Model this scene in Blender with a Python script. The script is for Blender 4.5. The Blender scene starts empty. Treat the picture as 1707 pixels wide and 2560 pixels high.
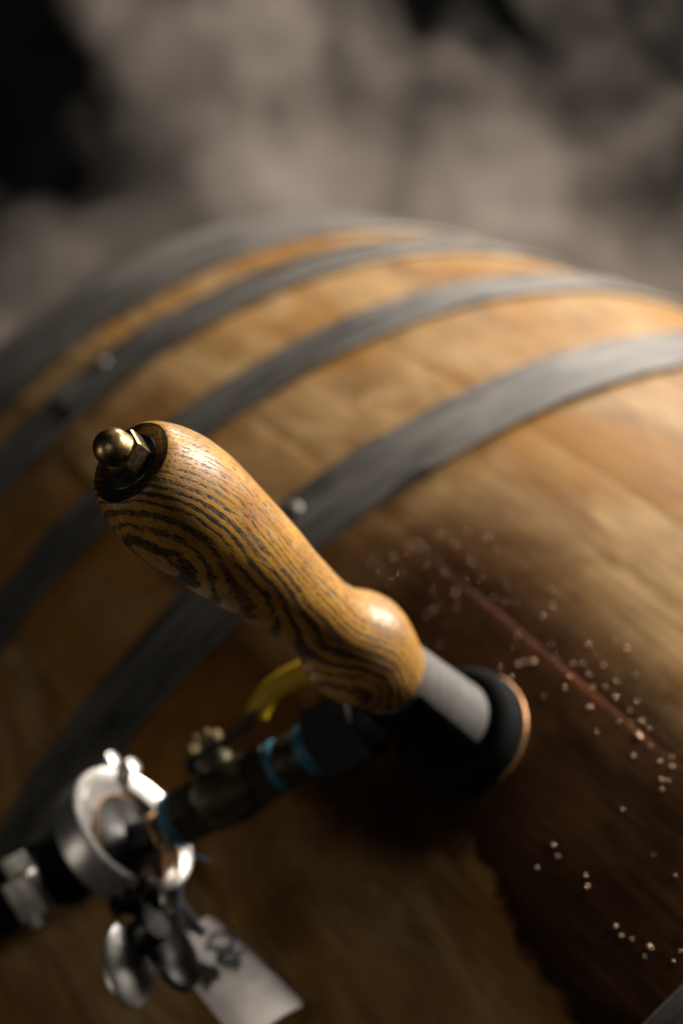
import bpy, bmesh, math, random
from mathutils import Vector, Matrix, noise
random.seed(7)
PI = math.pi
sc = bpy.context.scene
C = sc.collection
ZO = 0.352                                   # height of the barrel's axis above the floor

# ------------------------------------------------------------------ camera
cam_d = bpy.data.cameras.new('camera')
cam = bpy.data.objects.new('camera', cam_d)
C.objects.link(cam)
cam.matrix_world = Matrix((
    (-0.55159377, 0.47946769, -0.68253575, -0.3147),
    (-0.74469748, -0.65167268, 0.14404300, 0.0542),
    (-0.37572594, 0.58773588, 0.71651696, 0.8084 + ZO),
    (0, 0, 0, 1)))
cam_d.sensor_fit = 'HORIZONTAL'
cam_d.sensor_width = 24.0
cam_d.lens = 55.515
cam_d.clip_start = 0.02
cam_d.clip_end = 60
cam_d.dof.use_dof = True
cam_d.dof.focus_distance = 0.416
cam_d.dof.aperture_fstop = 5.6
sc.camera = cam

# ------------------------------------------------------------------ world, lamps, exposure
world = bpy.data.worlds.new('World')
sc.world = world
world.use_nodes = True
bg = world.node_tree.nodes['Background']
bg.inputs[0].default_value = (0.80, 0.95, 1.0, 1)
bg.inputs[1].default_value = 0.007

def area(name, loc, target, w, h, power, col):
    d = bpy.data.lights.new(name, 'AREA')
    d.shape = 'RECTANGLE'; d.size = w; d.size_y = h; d.energy = power; d.color = col
    o = bpy.data.objects.new(name, d); C.objects.link(o)
    o.location = loc
    o.rotation_euler = (Vector(target) - Vector(loc)).to_track_quat('-Z', 'Y').to_euler()
    return o
area('doorway_light', (-0.02, -2.35, 0.76), (0.10, 0, 0.62), 0.80, 0.75, 140, (1.0, 0.92, 0.82))
area('barrel_sheen_light', (1.9, -2.6, 0.95), (0.3, 0, 0.5), 0.8, 0.9, 70, (1.0, 0.93, 0.86))  # extra lamp added to brighten the barrel's right side and give it sheen
area('camera_side_fill', (-1.3, 0.9, 2.6), (0.1, 0, 0.6), 1.0, 1.0, 2.4, (1.0, 0.92, 0.80))  # added fill behind the camera for the shadow sides, not a real fixture
area('left_side_fill', (0.5, 2.4, 1.9), (0.1, 0, 0.6), 0.7, 0.9, 4, (1.0, 0.90, 0.76))  # added fill lamp for the barrel's left side and the clamp band

sc.view_settings.view_transform = 'Standard'
sc.view_settings.look = 'None'
sc.view_settings.gamma = 1
sc.view_settings.exposure = 0
sc.view_settings.use_curve_mapping = False
sc.cycles.use_denoising = True
sc.cycles.max_bounces = 8
sc.cycles.volume_bounces = 1
sc.cycles.transparent_max_bounces = 96
sc.cycles.adaptive_threshold = 0.014
sc.cycles.volume_step_rate = 0.4

# ------------------------------------------------------------------ material helper
class Mat:
    def __init__(s, name):
        s.m = bpy.data.materials.new(name); s.m.use_nodes = True
        s.t = s.m.node_tree; s.N = s.t.nodes; s.b = s.N['Principled BSDF']
    def n(s, typ, **kw):
        k = s.N.new(typ)
        for a, v in kw.items(): setattr(k, a, v)
        return k
    def put(s, sock, v):
        if isinstance(v, bpy.types.NodeSocket): s.t.links.new(v, sock)
        elif v is not None:
            if isinstance(v, (tuple, list)) and len(v) == 3 and sock.type == 'RGBA': v = (*v, 1)
            sock.default_value = v
    def math(s, op, a, b=None, c=None, clamp=False):
        k = s.n('ShaderNodeMath', operation=op, use_clamp=clamp)
        for i, v in enumerate((a, b, c)):
            if v is not None: s.put(k.inputs[i], v)
        return k.outputs[0]
    def vm(s, op, a, b=None):
        k = s.n('ShaderNodeVectorMath', operation=op)
        s.put(k.inputs[0], a)
        if b is not None: s.put(k.inputs[1], b)
        return k.outputs['Value'] if op in ('DOT_PRODUCT', 'LENGTH', 'DISTANCE') else k.outputs[0]
    def coord(s, which='Object'): return s.n('ShaderNodeTexCoord').outputs[which]
    def noise(s, vec, scale, detail=3, rough=.5, dist=0.0):
        k = s.n('ShaderNodeTexNoise')
        s.put(k.inputs['Vector'], vec); s.put(k.inputs['Scale'], scale)
        k.inputs['Detail'].default_value = detail; k.inputs['Roughness'].default_value = rough
        k.inputs['Distortion'].default_value = dist
        return k.outputs['Fac']
    def mix(s, f, a, b, blend='MIX'):
        k = s.n('ShaderNodeMix', data_type='RGBA', blend_type=blend)
        s.put(k.inputs[0], f); s.put(k.inputs[6], a); s.put(k.inputs[7], b)
        return k.outputs[2]
    def ramp(s, f, stops, interp='LINEAR'):
        k = s.n('ShaderNodeValToRGB'); s.put(k.inputs[0], f)
        cr = k.color_ramp; cr.interpolation = interp
        while len(cr.elements) < len(stops): cr.elements.new(.5)
        for e, (p, c) in zip(cr.elements, stops):
            e.position = p
            e.color = (c, c, c, 1) if not isinstance(c, (tuple, list)) else (*c, 1)
        return k.outputs[0]
    def smooth(s, v, lo, hi, a=0.0, b=1.0):
        k = s.n('ShaderNodeMapRange', interpolation_type='SMOOTHSTEP')
        s.put(k.inputs[0], v)
        for i, x in enumerate((lo, hi, a, b)): s.put(k.inputs[1 + i], x)
        return k.outputs[0]
    def comb(s, x, y, z):
        k = s.n('ShaderNodeCombineXYZ')
        for i, v in enumerate((x, y, z)): s.put(k.inputs[i], v)
        return k.outputs[0]
    def sep(s, v):
        k = s.n('ShaderNodeSeparateXYZ'); s.put(k.inputs[0], v); return k.outputs
    def bump(s, h, strength=.3, dist=.001):
        k = s.n('ShaderNodeBump'); k.inputs['Strength'].default_value = strength
        k.inputs['Distance'].default_value = dist; s.put(k.inputs['Height'], h)
        s.put(s.b.inputs['Normal'], k.outputs[0])
    def set(s, **kw):
        names = dict(col='Base Color', rough='Roughness', metal='Metallic', ior='IOR', spec='Specular IOR Level',
                     coat='Coat Weight', coatr='Coat Roughness', trans='Transmission Weight')
        for k, v in kw.items(): s.put(s.b.inputs[names[k]], v)
        return s

def simple(name, col, rough=.5, metal=0.0, var=.25, vscale=120, bump=0.0, bscale=600, **kw):
    m = Mat(name); co = m.coord()
    f = m.noise(co, vscale, 4, .6)
    dark = tuple(c * (1 - var) for c in col); lite = tuple(min(1, c * (1 + var)) for c in col)
    m.set(col=m.mix(m.smooth(f, .3, .7), dark, lite), metal=metal, **kw)
    m.set(rough=m.math('ADD', rough - .08, m.math('MULTIPLY', m.noise(co, vscale * 2.3, 3), .16)))
    if bump: m.bump(m.noise(co, bscale, 3), bump, .0005)
    return m.m

# ------------------------------------------------------------------ materials
def mat_handle_wood():
    m = Mat('handle_wood'); co = m.coord()
    D = (.544, .839, 0); Wd = (-.839, .544, 0)
    x, y, z = m.sep(co)
    pd = m.vm('DOT_PRODUCT', co, D); pw = m.vm('DOT_PRODUCT', co, Wd)
    a = m.math('ADD', pd, .034)
    rad = m.math('SQRT', m.math('ADD', m.math('MULTIPLY', a, a), m.math('MULTIPLY', pw, pw)))
    lowv = m.comb(x, y, m.math('MULTIPLY', z, .42))
    warp = m.math('MULTIPLY', m.math('SUBTRACT', m.noise(lowv, 48, 3, .55), .5), .0052)
    fine = m.math('MULTIPLY', m.math('SUBTRACT', m.noise(lowv, 620, 3, .6), .5), .0009)
    slope = m.math('MULTIPLY', m.math('SUBTRACT', z, .12), .018)
    rr = m.math('ADD', m.math('ADD', rad, warp), m.math('ADD', fine, slope))
    rr = m.math('ADD', rr, m.math('MULTIPLY', m.math('SUBTRACT', m.noise(m.comb(m.math('MULTIPLY', rr, 1.0), 0, 0), 330, 2, .5), .5), .0026))
    ph = m.math('FRACT', m.math('DIVIDE', rr, .00182))
    early = m.ramp(ph, [(0, .8), (.1, 1), (.33, .9), (.49, .10), (.8, 0), (.93, .15), (1, .8)], 'EASE')
    stre = m.comb(m.math('MULTIPLY', pw, 1.0), m.math('MULTIPLY', pd, 1.0), m.math('MULTIPLY', z, .13))
    pore_n = m.noise(stre, 2300, 2, .55)
    thr = m.math('SUBTRACT', .635, m.math('MULTIPLY', early, .115))
    pores = m.smooth(m.math('SUBTRACT', pore_n, thr), -.012, .03)
    # band solidity changes along the handle
    solid = m.smooth(m.noise(lowv, 150, 3, .6), .25, .50, .35, 1.0)
    grit = m.smooth(m.noise(stre, 3000, 3, .65), .40, .56)
    band = m.math('MULTIPLY', early, m.math('MULTIPLY', solid, m.math('ADD', .40, m.math('MULTIPLY', grit, .60))))
    # flat-sawn face takes far more of the dark filler than the quarter face
    face = m.smooth(m.math('DIVIDE', pd, .016), -.35, .40, .26, 1.0)
    wn = m.n('ShaderNodeTexWhiteNoise', noise_dimensions='1D'); m.put(wn.inputs['W'], m.math('FLOOR', m.math('DIVIDE', rr, .00182)))
    band = m.math('MULTIPLY', m.math('MULTIPLY', band, face), m.math('ADD', .68, m.math('MULTIPLY', wn.outputs['Value'], .5)), clamp=True)
    band = m.smooth(band, .10, .68)
    hue = m.noise(m.comb(x, y, m.math('MULTIPLY', z, .25)), 210, 3, .6)
    amber = m.mix(m.smooth(hue, .3, .7), (.36, .155, .014), (.60, .295, .030))
    patch = m.smooth(m.noise(co, 75, 2, .5), .5, .72)
    amber = m.mix(m.math('MULTIPLY', patch, .5), amber, (.36, .115, .016))
    sheen_film = m.smooth(m.noise(stre, 640, 4, .7), .46, .66)  # grey pore residue plus painted sheen, stronger on the quarter face
    amber = m.mix(m.math('MULTIPLY', sheen_film, m.math('SUBTRACT', .85, m.math('MULTIPLY', face, .5))), amber, (.36, .265, .155))
    dark = m.math('MAXIMUM', m.math('MULTIPLY', band, .97), m.math('MULTIPLY', pores, .86), clamp=True)
    # small knot mark near the nut, scuffed rim
    kd = m.vm('DISTANCE', co, (-.0125, .0088, .1795))
    knot = m.math('MULTIPLY', m.smooth(kd, .0022, .0007), m.smooth(m.noise(co, 1400, 2), .3, .6))
    col = m.mix(dark, amber, (.009, .0085, .0075))
    col = m.mix(m.math('MULTIPLY', knot, .75), col, (.09, .07, .05))
    m.set(col=col, rough=m.math('ADD', .43, m.math('MULTIPLY', dark, .3)), spec=.5, coat=.06, coatr=.3)
    hh = m.math('SUBTRACT', m.math('MULTIPLY', m.noise(stre, 900, 3, .6), .35), m.math('MAXIMUM', m.math('MULTIPLY', pores, 1.0), m.math('MULTIPLY', band, .5)))
    m.bump(hh, .40, .0003)
    return m.m

def mat_dark_wood():
    m = Mat('charred_end_grain'); co = m.coord()
    x, y, z = m.sep(co)
    f = m.noise(co, 900, 4, .65)
    m.set(col=m.mix(m.smooth(f, .35, .7), (.006, .0045, .0035), (.024, .014, .008)), rough=.55)
    m.bump(f, .4, .0004)
    return m.m

def barrel_coords(m):
    co = m.coord()
    x, y, z = m.sep(co)
    zz = m.math('SUBTRACT', z, ZO)
    arc = m.math('MULTIPLY', m.math('ARCTAN2', y, zz), .35)
    return co, x, arc

def mat_stave():
    m = Mat('oak_stave')
    co, x, arc = barrel_coords(m)
    rnd = m.n('ShaderNodeObjectInfo').outputs['Random']
    off = m.math('MULTIPLY', rnd, 37.0)
    gv = m.comb(m.math('MULTIPLY', x, .07), arc, off)
    g1 = m.noise(gv, 240, 5, .62, .3)
    g2 = m.noise(m.comb(m.math('MULTIPLY', x, .42), arc, off), 42, 5, .62, .8)
    lowv = m.comb(m.math('MULTIPLY', x, .5), arc, off)
    g3 = m.noise(lowv, 13, 4, .6, .4)
    base = m.mix(m.smooth(g2, .3, .7), (.235, .122, .040), (.50, .325, .148))
    base = m.mix(m.math('MULTIPLY', m.smooth(g1, .47, .68), .35), base, (.14, .062, .015))
    base = m.mix(m.math('MULTIPLY', m.smooth(g3, .46, .64), .85), base, (.31, .135, .018))
    base = m.mix(m.math('MULTIPLY', rnd, .2), base, (.24, .125, .035))
    # grey weathering bleached on patches
    g4 = m.noise(lowv, 21, 3, .6)
    base = m.mix(m.math('MULTIPLY', m.smooth(g4, .55, .75), .35), base, (.50, .34, .13))
    g5 = m.noise(m.comb(m.math('MULTIPLY', x, .6), arc, m.math('ADD', off, 5)), 34, 4, .65, .5)
    base = m.mix(m.math('MULTIPLY', m.smooth(g5, .50, .68), .6), base, (.15, .078, .030))
    # liquid spilled round the bung hole and run along the bung stave
    n1 = m.math('MULTIPLY', m.math('SUBTRACT', m.noise(m.comb(x, arc, 0), 34, 4, .65), .5), .036)
    n2 = m.math('MULTIPLY', m.math('SUBTRACT', m.noise(m.comb(x, arc, 3), 160, 3, .6), .5), .006)
    xa = m.math('ADD', x, m.math('ADD', n1, n2)); aa = m.math('ADD', arc, m.math('ADD', n2, m.math('MULTIPLY', n1, .55)))
    edge = m.math('ADD', .012, m.math('MULTIPLY', x, -.22))
    run = m.math('MULTIPLY', m.smooth(m.math('SUBTRACT', aa, edge), .003, -.002), m.smooth(aa, -.092, -.048))
    run = m.math('MULTIPLY', run, m.smooth(xa, .13, .06))
    d = m.math('SQRT', m.math('ADD', m.math('POWER', m.math('ABSOLUTE', m.math('SUBTRACT', xa, .012)), 2.0), m.math('POWER', m.math('ABSOLUTE', m.math('SUBTRACT', aa, .004)), 2.0)))
    pool = m.smooth(d, .056, .036)
    wet = m.math('MAXIMUM', run, pool, clamp=True)
    # older, drier tide marks farther out
    do = m.math('SQRT', m.math('ADD', m.math('POWER', m.math('ABSOLUTE', m.math('SUBTRACT', x, .060)), 2.0), m.math('POWER', m.math('ABSOLUTE', m.math('ADD', arc, .004)), 2.0)))
    d2 = m.math('ADD', do, m.math('MULTIPLY', m.math('SUBTRACT', m.noise(m.comb(x, arc, 9), 22, 4, .6), .5), .10))
    old = m.math('MULTIPLY', m.smooth(d2, .13, .045), .72)
    base = m.mix(old, base, (.095, .036, .007))
    wetcol = m.mix(m.smooth(g2, .35, .7), (.010, .0036, .0014), (.042, .0145, .0042))
    col = m.mix(m.math('MULTIPLY', wet, .95), base, wetcol)
    seam = m.math('MULTIPLY', m.smooth(m.math('ABSOLUTE', m.math('ADD', arc, .0482)), .0028, .0010), m.smooth(m.math('ABSOLUTE', m.math('SUBTRACT', x, -.005)), .075, .02))
    col = m.mix(m.math('MULTIPLY', seam, m.smooth(m.noise(co, 70, 3), .3, .7, .08, .5)), col, (.22, .062, .022))
    m.set(col=col, rough=m.math('SUBTRACT', m.math('ADD', .42, m.math('MULTIPLY', g1, .18)), m.math('MULTIPLY', wet, .16)), spec=.11)
    m.bump(m.math('ADD', g1, m.math('MULTIPLY', g2, .6)), .35, .0008)
    return m.m

def mat_hoop():
    m = Mat('galvanised_steel')
    co, x, arc = barrel_coords(m)
    rnd = m.n('ShaderNodeObjectInfo').outputs['Random']
    v = m.comb(m.math('ADD', m.math('MULTIPLY', x, 3.0), m.math('MULTIPLY', rnd, 9.0)), m.math('MULTIPLY', arc, .5), 0)
    f = m.noise(v, 30, 6, .7, .6)
    s = m.noise(m.comb(m.math('MULTIPLY', x, 9), m.math('MULTIPLY', arc, .25), rnd), 70, 4, .6)
    col = m.mix(m.smooth(f, .3, .7), (.050, .046, .039), (.235, .217, .195))
    col = m.mix(m.math('MULTIPLY', m.smooth(s, .50, .72), .6), col, (.045, .046, .043))
    m.set(col=col, metal=.62, rough=m.math('ADD', .44, m.math('MULTIPLY', f, .22)))
    m.bump(s, .2, .0006)
    return m.m

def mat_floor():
    m = Mat('unlit_black_floor'); co = m.coord()
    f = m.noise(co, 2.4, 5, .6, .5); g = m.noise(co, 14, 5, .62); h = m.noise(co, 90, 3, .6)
    col = m.mix(m.smooth(f, .3, .7), (.0014, .0017, .0017), (.0036, .0038, .0037))  # near-black colour stands in for unlit space behind the barrel
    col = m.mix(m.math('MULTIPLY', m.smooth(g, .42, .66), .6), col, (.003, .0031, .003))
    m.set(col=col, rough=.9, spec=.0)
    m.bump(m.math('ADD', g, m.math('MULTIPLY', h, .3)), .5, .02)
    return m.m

def mat_steam():
    m = Mat('steam')
    m.N.remove(m.b)
    co = m.coord()
    n1 = m.noise(co, 4.2, 3, .55, 1.2)
    n2 = m.noise(co, 13, 2, .55, .8)
    dn = m.smooth(m.math('ADD', m.math('MULTIPLY', n1, .62), m.math('MULTIPLY', n2, .38)), .44, .68)
    v = m.n('ShaderNodeVolumePrincipled')
    v.inputs['Color'].default_value = (.90, .78, .69, 1)
    v.inputs['Anisotropy'].default_value = .1
    m.put(v.inputs['Density'], m.math('MULTIPLY', dn, 1.65))
    m.t.links.new(v.outputs[0], m.N['Material Output'].inputs['Volume'])
    return m.m

def mat_tag():
    m = Mat('handwritten_tag'); co = m.coord()
    f = m.noise(co, 160, 4, .6); g = m.noise(co, 900, 3, .6)
    col = m.mix(m.smooth(f, .35, .7), (.74, .67, .61), (.86, .79, .73))
    col = m.mix(m.math('MULTIPLY', m.smooth(g, .58, .72), .35), col, (.2, .16, .13))
    m.set(col=col, rough=.6); m.bump(g, .15, .0003)
    return m.m

M = {}
M['handle'] = mat_handle_wood(); M['endgrain'] = mat_dark_wood(); M['stave'] = mat_stave(); M['hoop'] = mat_hoop()
M['floor'] = mat_floor(); M['steam'] = mat_steam(); M['tag'] = mat_tag()
M['brass'] = simple('aged_brass', (.42, .29, .13), .36, 1.0, .55, 260, .25, 700)
M['brass_dark'] = simple('patinated_brass', (.26, .19, .10), .36, 1.0, .5, 260, .25, 700)
M['black_metal'] = simple('blackened_steel', (.035, .036, .037), .36, .6, .3, 300, .1)
M['steel'] = simple('polished_steel', (.60, .57, .54), .33, .78, .12, 180, .06, 300)
M['steel_dull'] = simple('brushed_steel', (.40, .39, .38), .34, 1.0, .2, 240, .15)
M['sleeve'] = simple('grey_sleeve', (.105, .098, .092), .62, 0.0, .22, 260, .3, 900)
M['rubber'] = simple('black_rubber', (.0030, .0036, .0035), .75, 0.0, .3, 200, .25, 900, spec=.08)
M['rimbrass'] = simple('worn_copper_rim', (.50, .26, .12), .42, .7, .4, 150, .3, 900)
M['ferrule'] = simple('shaded_steel', (.055, .053, .051), .34, 1.0, .2, 240, .1)  # steel coloured dark to paint in shade and dark reflections round the clamp
M['black_fit'] = simple('black_fitting', (.022, .024, .023), .5, 0.0, .3, 220, .2, 800)
M['valve'] = simple('dark_brass_valve', (.050, .040, .020), .48, .55, .4, 240, .3, 700)
M['blue'] = simple('blue_thread_tape', (.018, .125, .20), .45, 0.0, .25, 400, .3, 1500)
M['yellow'] = simple('yellow_vinyl', (.56, .34, .010), .42, 0.0, .15, 200, .1)
M['gasket'] = simple('tan_gasket', (.26, .14, .065), .5, 0.0, .2, 300)
M['clip'] = simple('zinc_clip', (.62, .58, .53), .42, .75, .2, 240, .2)
M['copper'] = simple('copper_wire', (.62, .33, .16), .3, 1.0, .2, 300)
M['tie'] = simple('blue_black_cord', (.020, .028, .045), .5, 0.0, .2, 600, .2)
M['ink'] = simple('marker_ink', (.020, .024, .028), .6, 0.0, .3, 800)
M['rust'] = simple('rust_spot', (.028, .016, .009), .7, 0.0, .4, 500, .4)
def mat_water():
    m = Mat('water_bead')
    m.set(col=(.66, .44, .29), rough=.16, metal=.8)
    return m.m
M['water'] = mat_water()

# ------------------------------------------------------------------ mesh helpers
def empty(name, mw, label=None, cat=None, group=None):
    o = bpy.data.objects.new(name, None); C.objects.link(o); o.matrix_world = mw
    o.empty_display_size = .02
    tag(o, label, cat, group)
    return o
def tag(o, label=None, cat=None, group=None, kind=None):
    if label: o['label'] = label
    if cat: o['category'] = cat
    if group: o['group'] = group
    if kind: o['kind'] = kind
    return o
def build(name, vf, mat, parent=None, smooth=40, org=(0, 0, 0)):
    vs, fs = vf
    me = bpy.data.meshes.new(name)
    ox, oy, oz = org
    me.from_pydata([(v[0] - ox, v[1] - oy, v[2] - oz) for v in vs], [], fs)
    me.validate()
    bm = bmesh.new(); bm.from_mesh(me); bmesh.ops.recalc_face_normals(bm, faces=bm.faces); bm.to_mesh(me); bm.free()
    for p in me.polygons: p.use_smooth = True
    me.set_sharp_from_angle(angle=math.radians(smooth))
    me.materials.append(mat)
    o = bpy.data.objects.new(name, me); C.objects.link(o)
    if parent: o.parent = parent
    return o
def join(*parts):
    vs, fs = [], []
    for v, f in parts:
        k = len(vs); vs += list(v); fs += [tuple(i + k for i in q) for q in f]
    return vs, fs
def xf(vf, mt): return [mt @ Vector(v) for v in vf[0]], vf[1]
def spline(pts, n=6):
    out = []
    P = [Vector(p) for p in pts]
    for i in range(len(P) - 1):
        a, b, c, d = P[max(i - 1, 0)], P[i], P[i + 1], P[min(i + 2, len(P) - 1)]
        for k in range(n):
            t = k / n
            out.append(.5 * ((2 * b) + (c - a) * t + (2 * a - 5 * b + 4 * c - d) * t * t + (3 * b - a - 3 * c + d) * t ** 3))
    out.append(P[-1])
    return out
def lathe(prof, n=64, axis='Z', center=(0, 0), rfun=None, closed=False):
    """prof: (radius, along).  axis Z: centre=(x,y); axis X: centre=(y,z)."""
    vs, fs = [], []
    for r, s in prof:
        for k in range(n):
            a = 2 * PI * k / n
            q = r * (rfun(a) if rfun else 1)
            p, w = q * math.cos(a), q * math.sin(a)
            vs.append((center[0] + p, center[1] + w, s) if axis == 'Z' else (s, center[0] + p, center[1] + w))
    m = len(prof)
    for i in range(m - 1 + (1 if closed else 0)):
        j = (i + 1) % m
        for k in range(n):
            l = (k + 1) % n
            fs.append((i * n + k, i * n + l, j * n + l, j * n + k))
    if not closed:
        if prof[0][0] > 1e-6: fs.append(tuple(range(n))[::-1])
        if prof[-1][0] > 1e-6: fs.append(tuple(range((m - 1) * n, m * n)))
    return vs, fs
def hexf(a):                                  # turns a circle into a hexagon with corner radius 1
    b = (a % (PI / 3)) - PI / 6
    return math.cos(PI / 6) / math.cos(b)
def tube(path, r, n=16, caps=True, flat=None):
    P = [Vector(p) for p in path]; vs, fs = [], []
    R = r if isinstance(r, (list, tuple)) else [r] * len(P)
    up = Vector((0, 0, 1)); prev = None
    for i, p in enumerate(P):
        d = (P[min(i + 1, len(P) - 1)] - P[max(i - 1, 0)]).normalized()
        if prev is None:
            s = d.cross(up if abs(d.z) < .95 else Vector((0, 1, 0))).normalized()
        else:
            s = (prev - d * prev.dot(d)).normalized()
        prev = s; u = s.cross(d)
        for k in range(n):
            a = 2 * PI * k / n
            q = (s * math.cos(a) + u * math.sin(a) * (flat or 1)) * R[i]
            vs.append(p + q)
    for i in range(len(P) - 1):
        for k in range(n):
            l = (k + 1) % n
            fs.append((i * n + k, i * n + l, (i + 1) * n + l, (i + 1) * n + k))
    if caps: fs.append(tuple(range(n))[::-1]); fs.append(tuple(range((len(P) - 1) * n, len(P) * n)))
    return vs, fs
def box(cx, cy, cz, sx, sy, sz, bev=.0006, seg=2):
    bm = bmesh.new(); bmesh.ops.create_cube(bm, size=1)
    for v in bm.verts: v.co = Vector((v.co.x * sx, v.co.y * sy, v.co.z * sz))
    if bev: bmesh.ops.bevel(bm, geom=list(bm.edges), offset=bev, segments=seg, affect='EDGES', profile=.5)
    vs = [(v.co.x + cx, v.co.y + cy, v.co.z + cz) for v in bm.verts]
    bm.verts.index_update(); fs = [tuple(v.index for v in f.verts) for f in bm.faces]; bm.free()
    return vs, fs
def sweep_arc(sec, a0, a1, n, center, axis_x=True):
    """sec: closed list of (radius, along x); swept about the X axis through centre (y,z)."""
    vs, fs = [], []; m = len(sec)
    for k in range(n + 1):
        a = a0 + (a1 - a0) * k / n
        for r, x in sec: vs.append((x, center[0] + r * math.cos(a), center[1] + r * math.sin(a)))
    for k in range(n):
        for i in range(m):
            j = (i + 1) % m
            fs.append((k * m + i, k * m + j, (k + 1) * m + j, (k + 1) * m + i))
    fs.append(tuple(range(m))); fs.append(tuple(range(n * m, (n + 1) * m))[::-1])
    return vs, fs

# ------------------------------------------------------------------ floor
def make_floor():
    N = 230; x0, x1, y0, y1 = -1.6, 3.6, -3.2, 2.0
    vs, fs = [], []
    for j in range(N + 1):
        for i in range(N + 1):
            x = x0 + (x1 - x0) * i / N; y = y0 + (y1 - y0) * j / N
            h = noise.fractal(Vector((x * 2.1, y * 2.1, .7)), .9, 2.1, 5) * .022 + noise.noise(Vector((x * 9, y * 9, 4))) * .008
            d = math.hypot(x / .55, y / .42)
            k = min(1, max(0, (d - .5) / .5))
            vs.append((x, y, -.006 + (h - .012) * k))
    for j in range(N):
        for i in range(N):
            a = j * (N + 1) + i
            fs.append((a, a + 1, a + N + 2, a + N + 1))
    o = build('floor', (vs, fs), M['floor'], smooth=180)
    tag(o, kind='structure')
make_floor()

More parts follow.
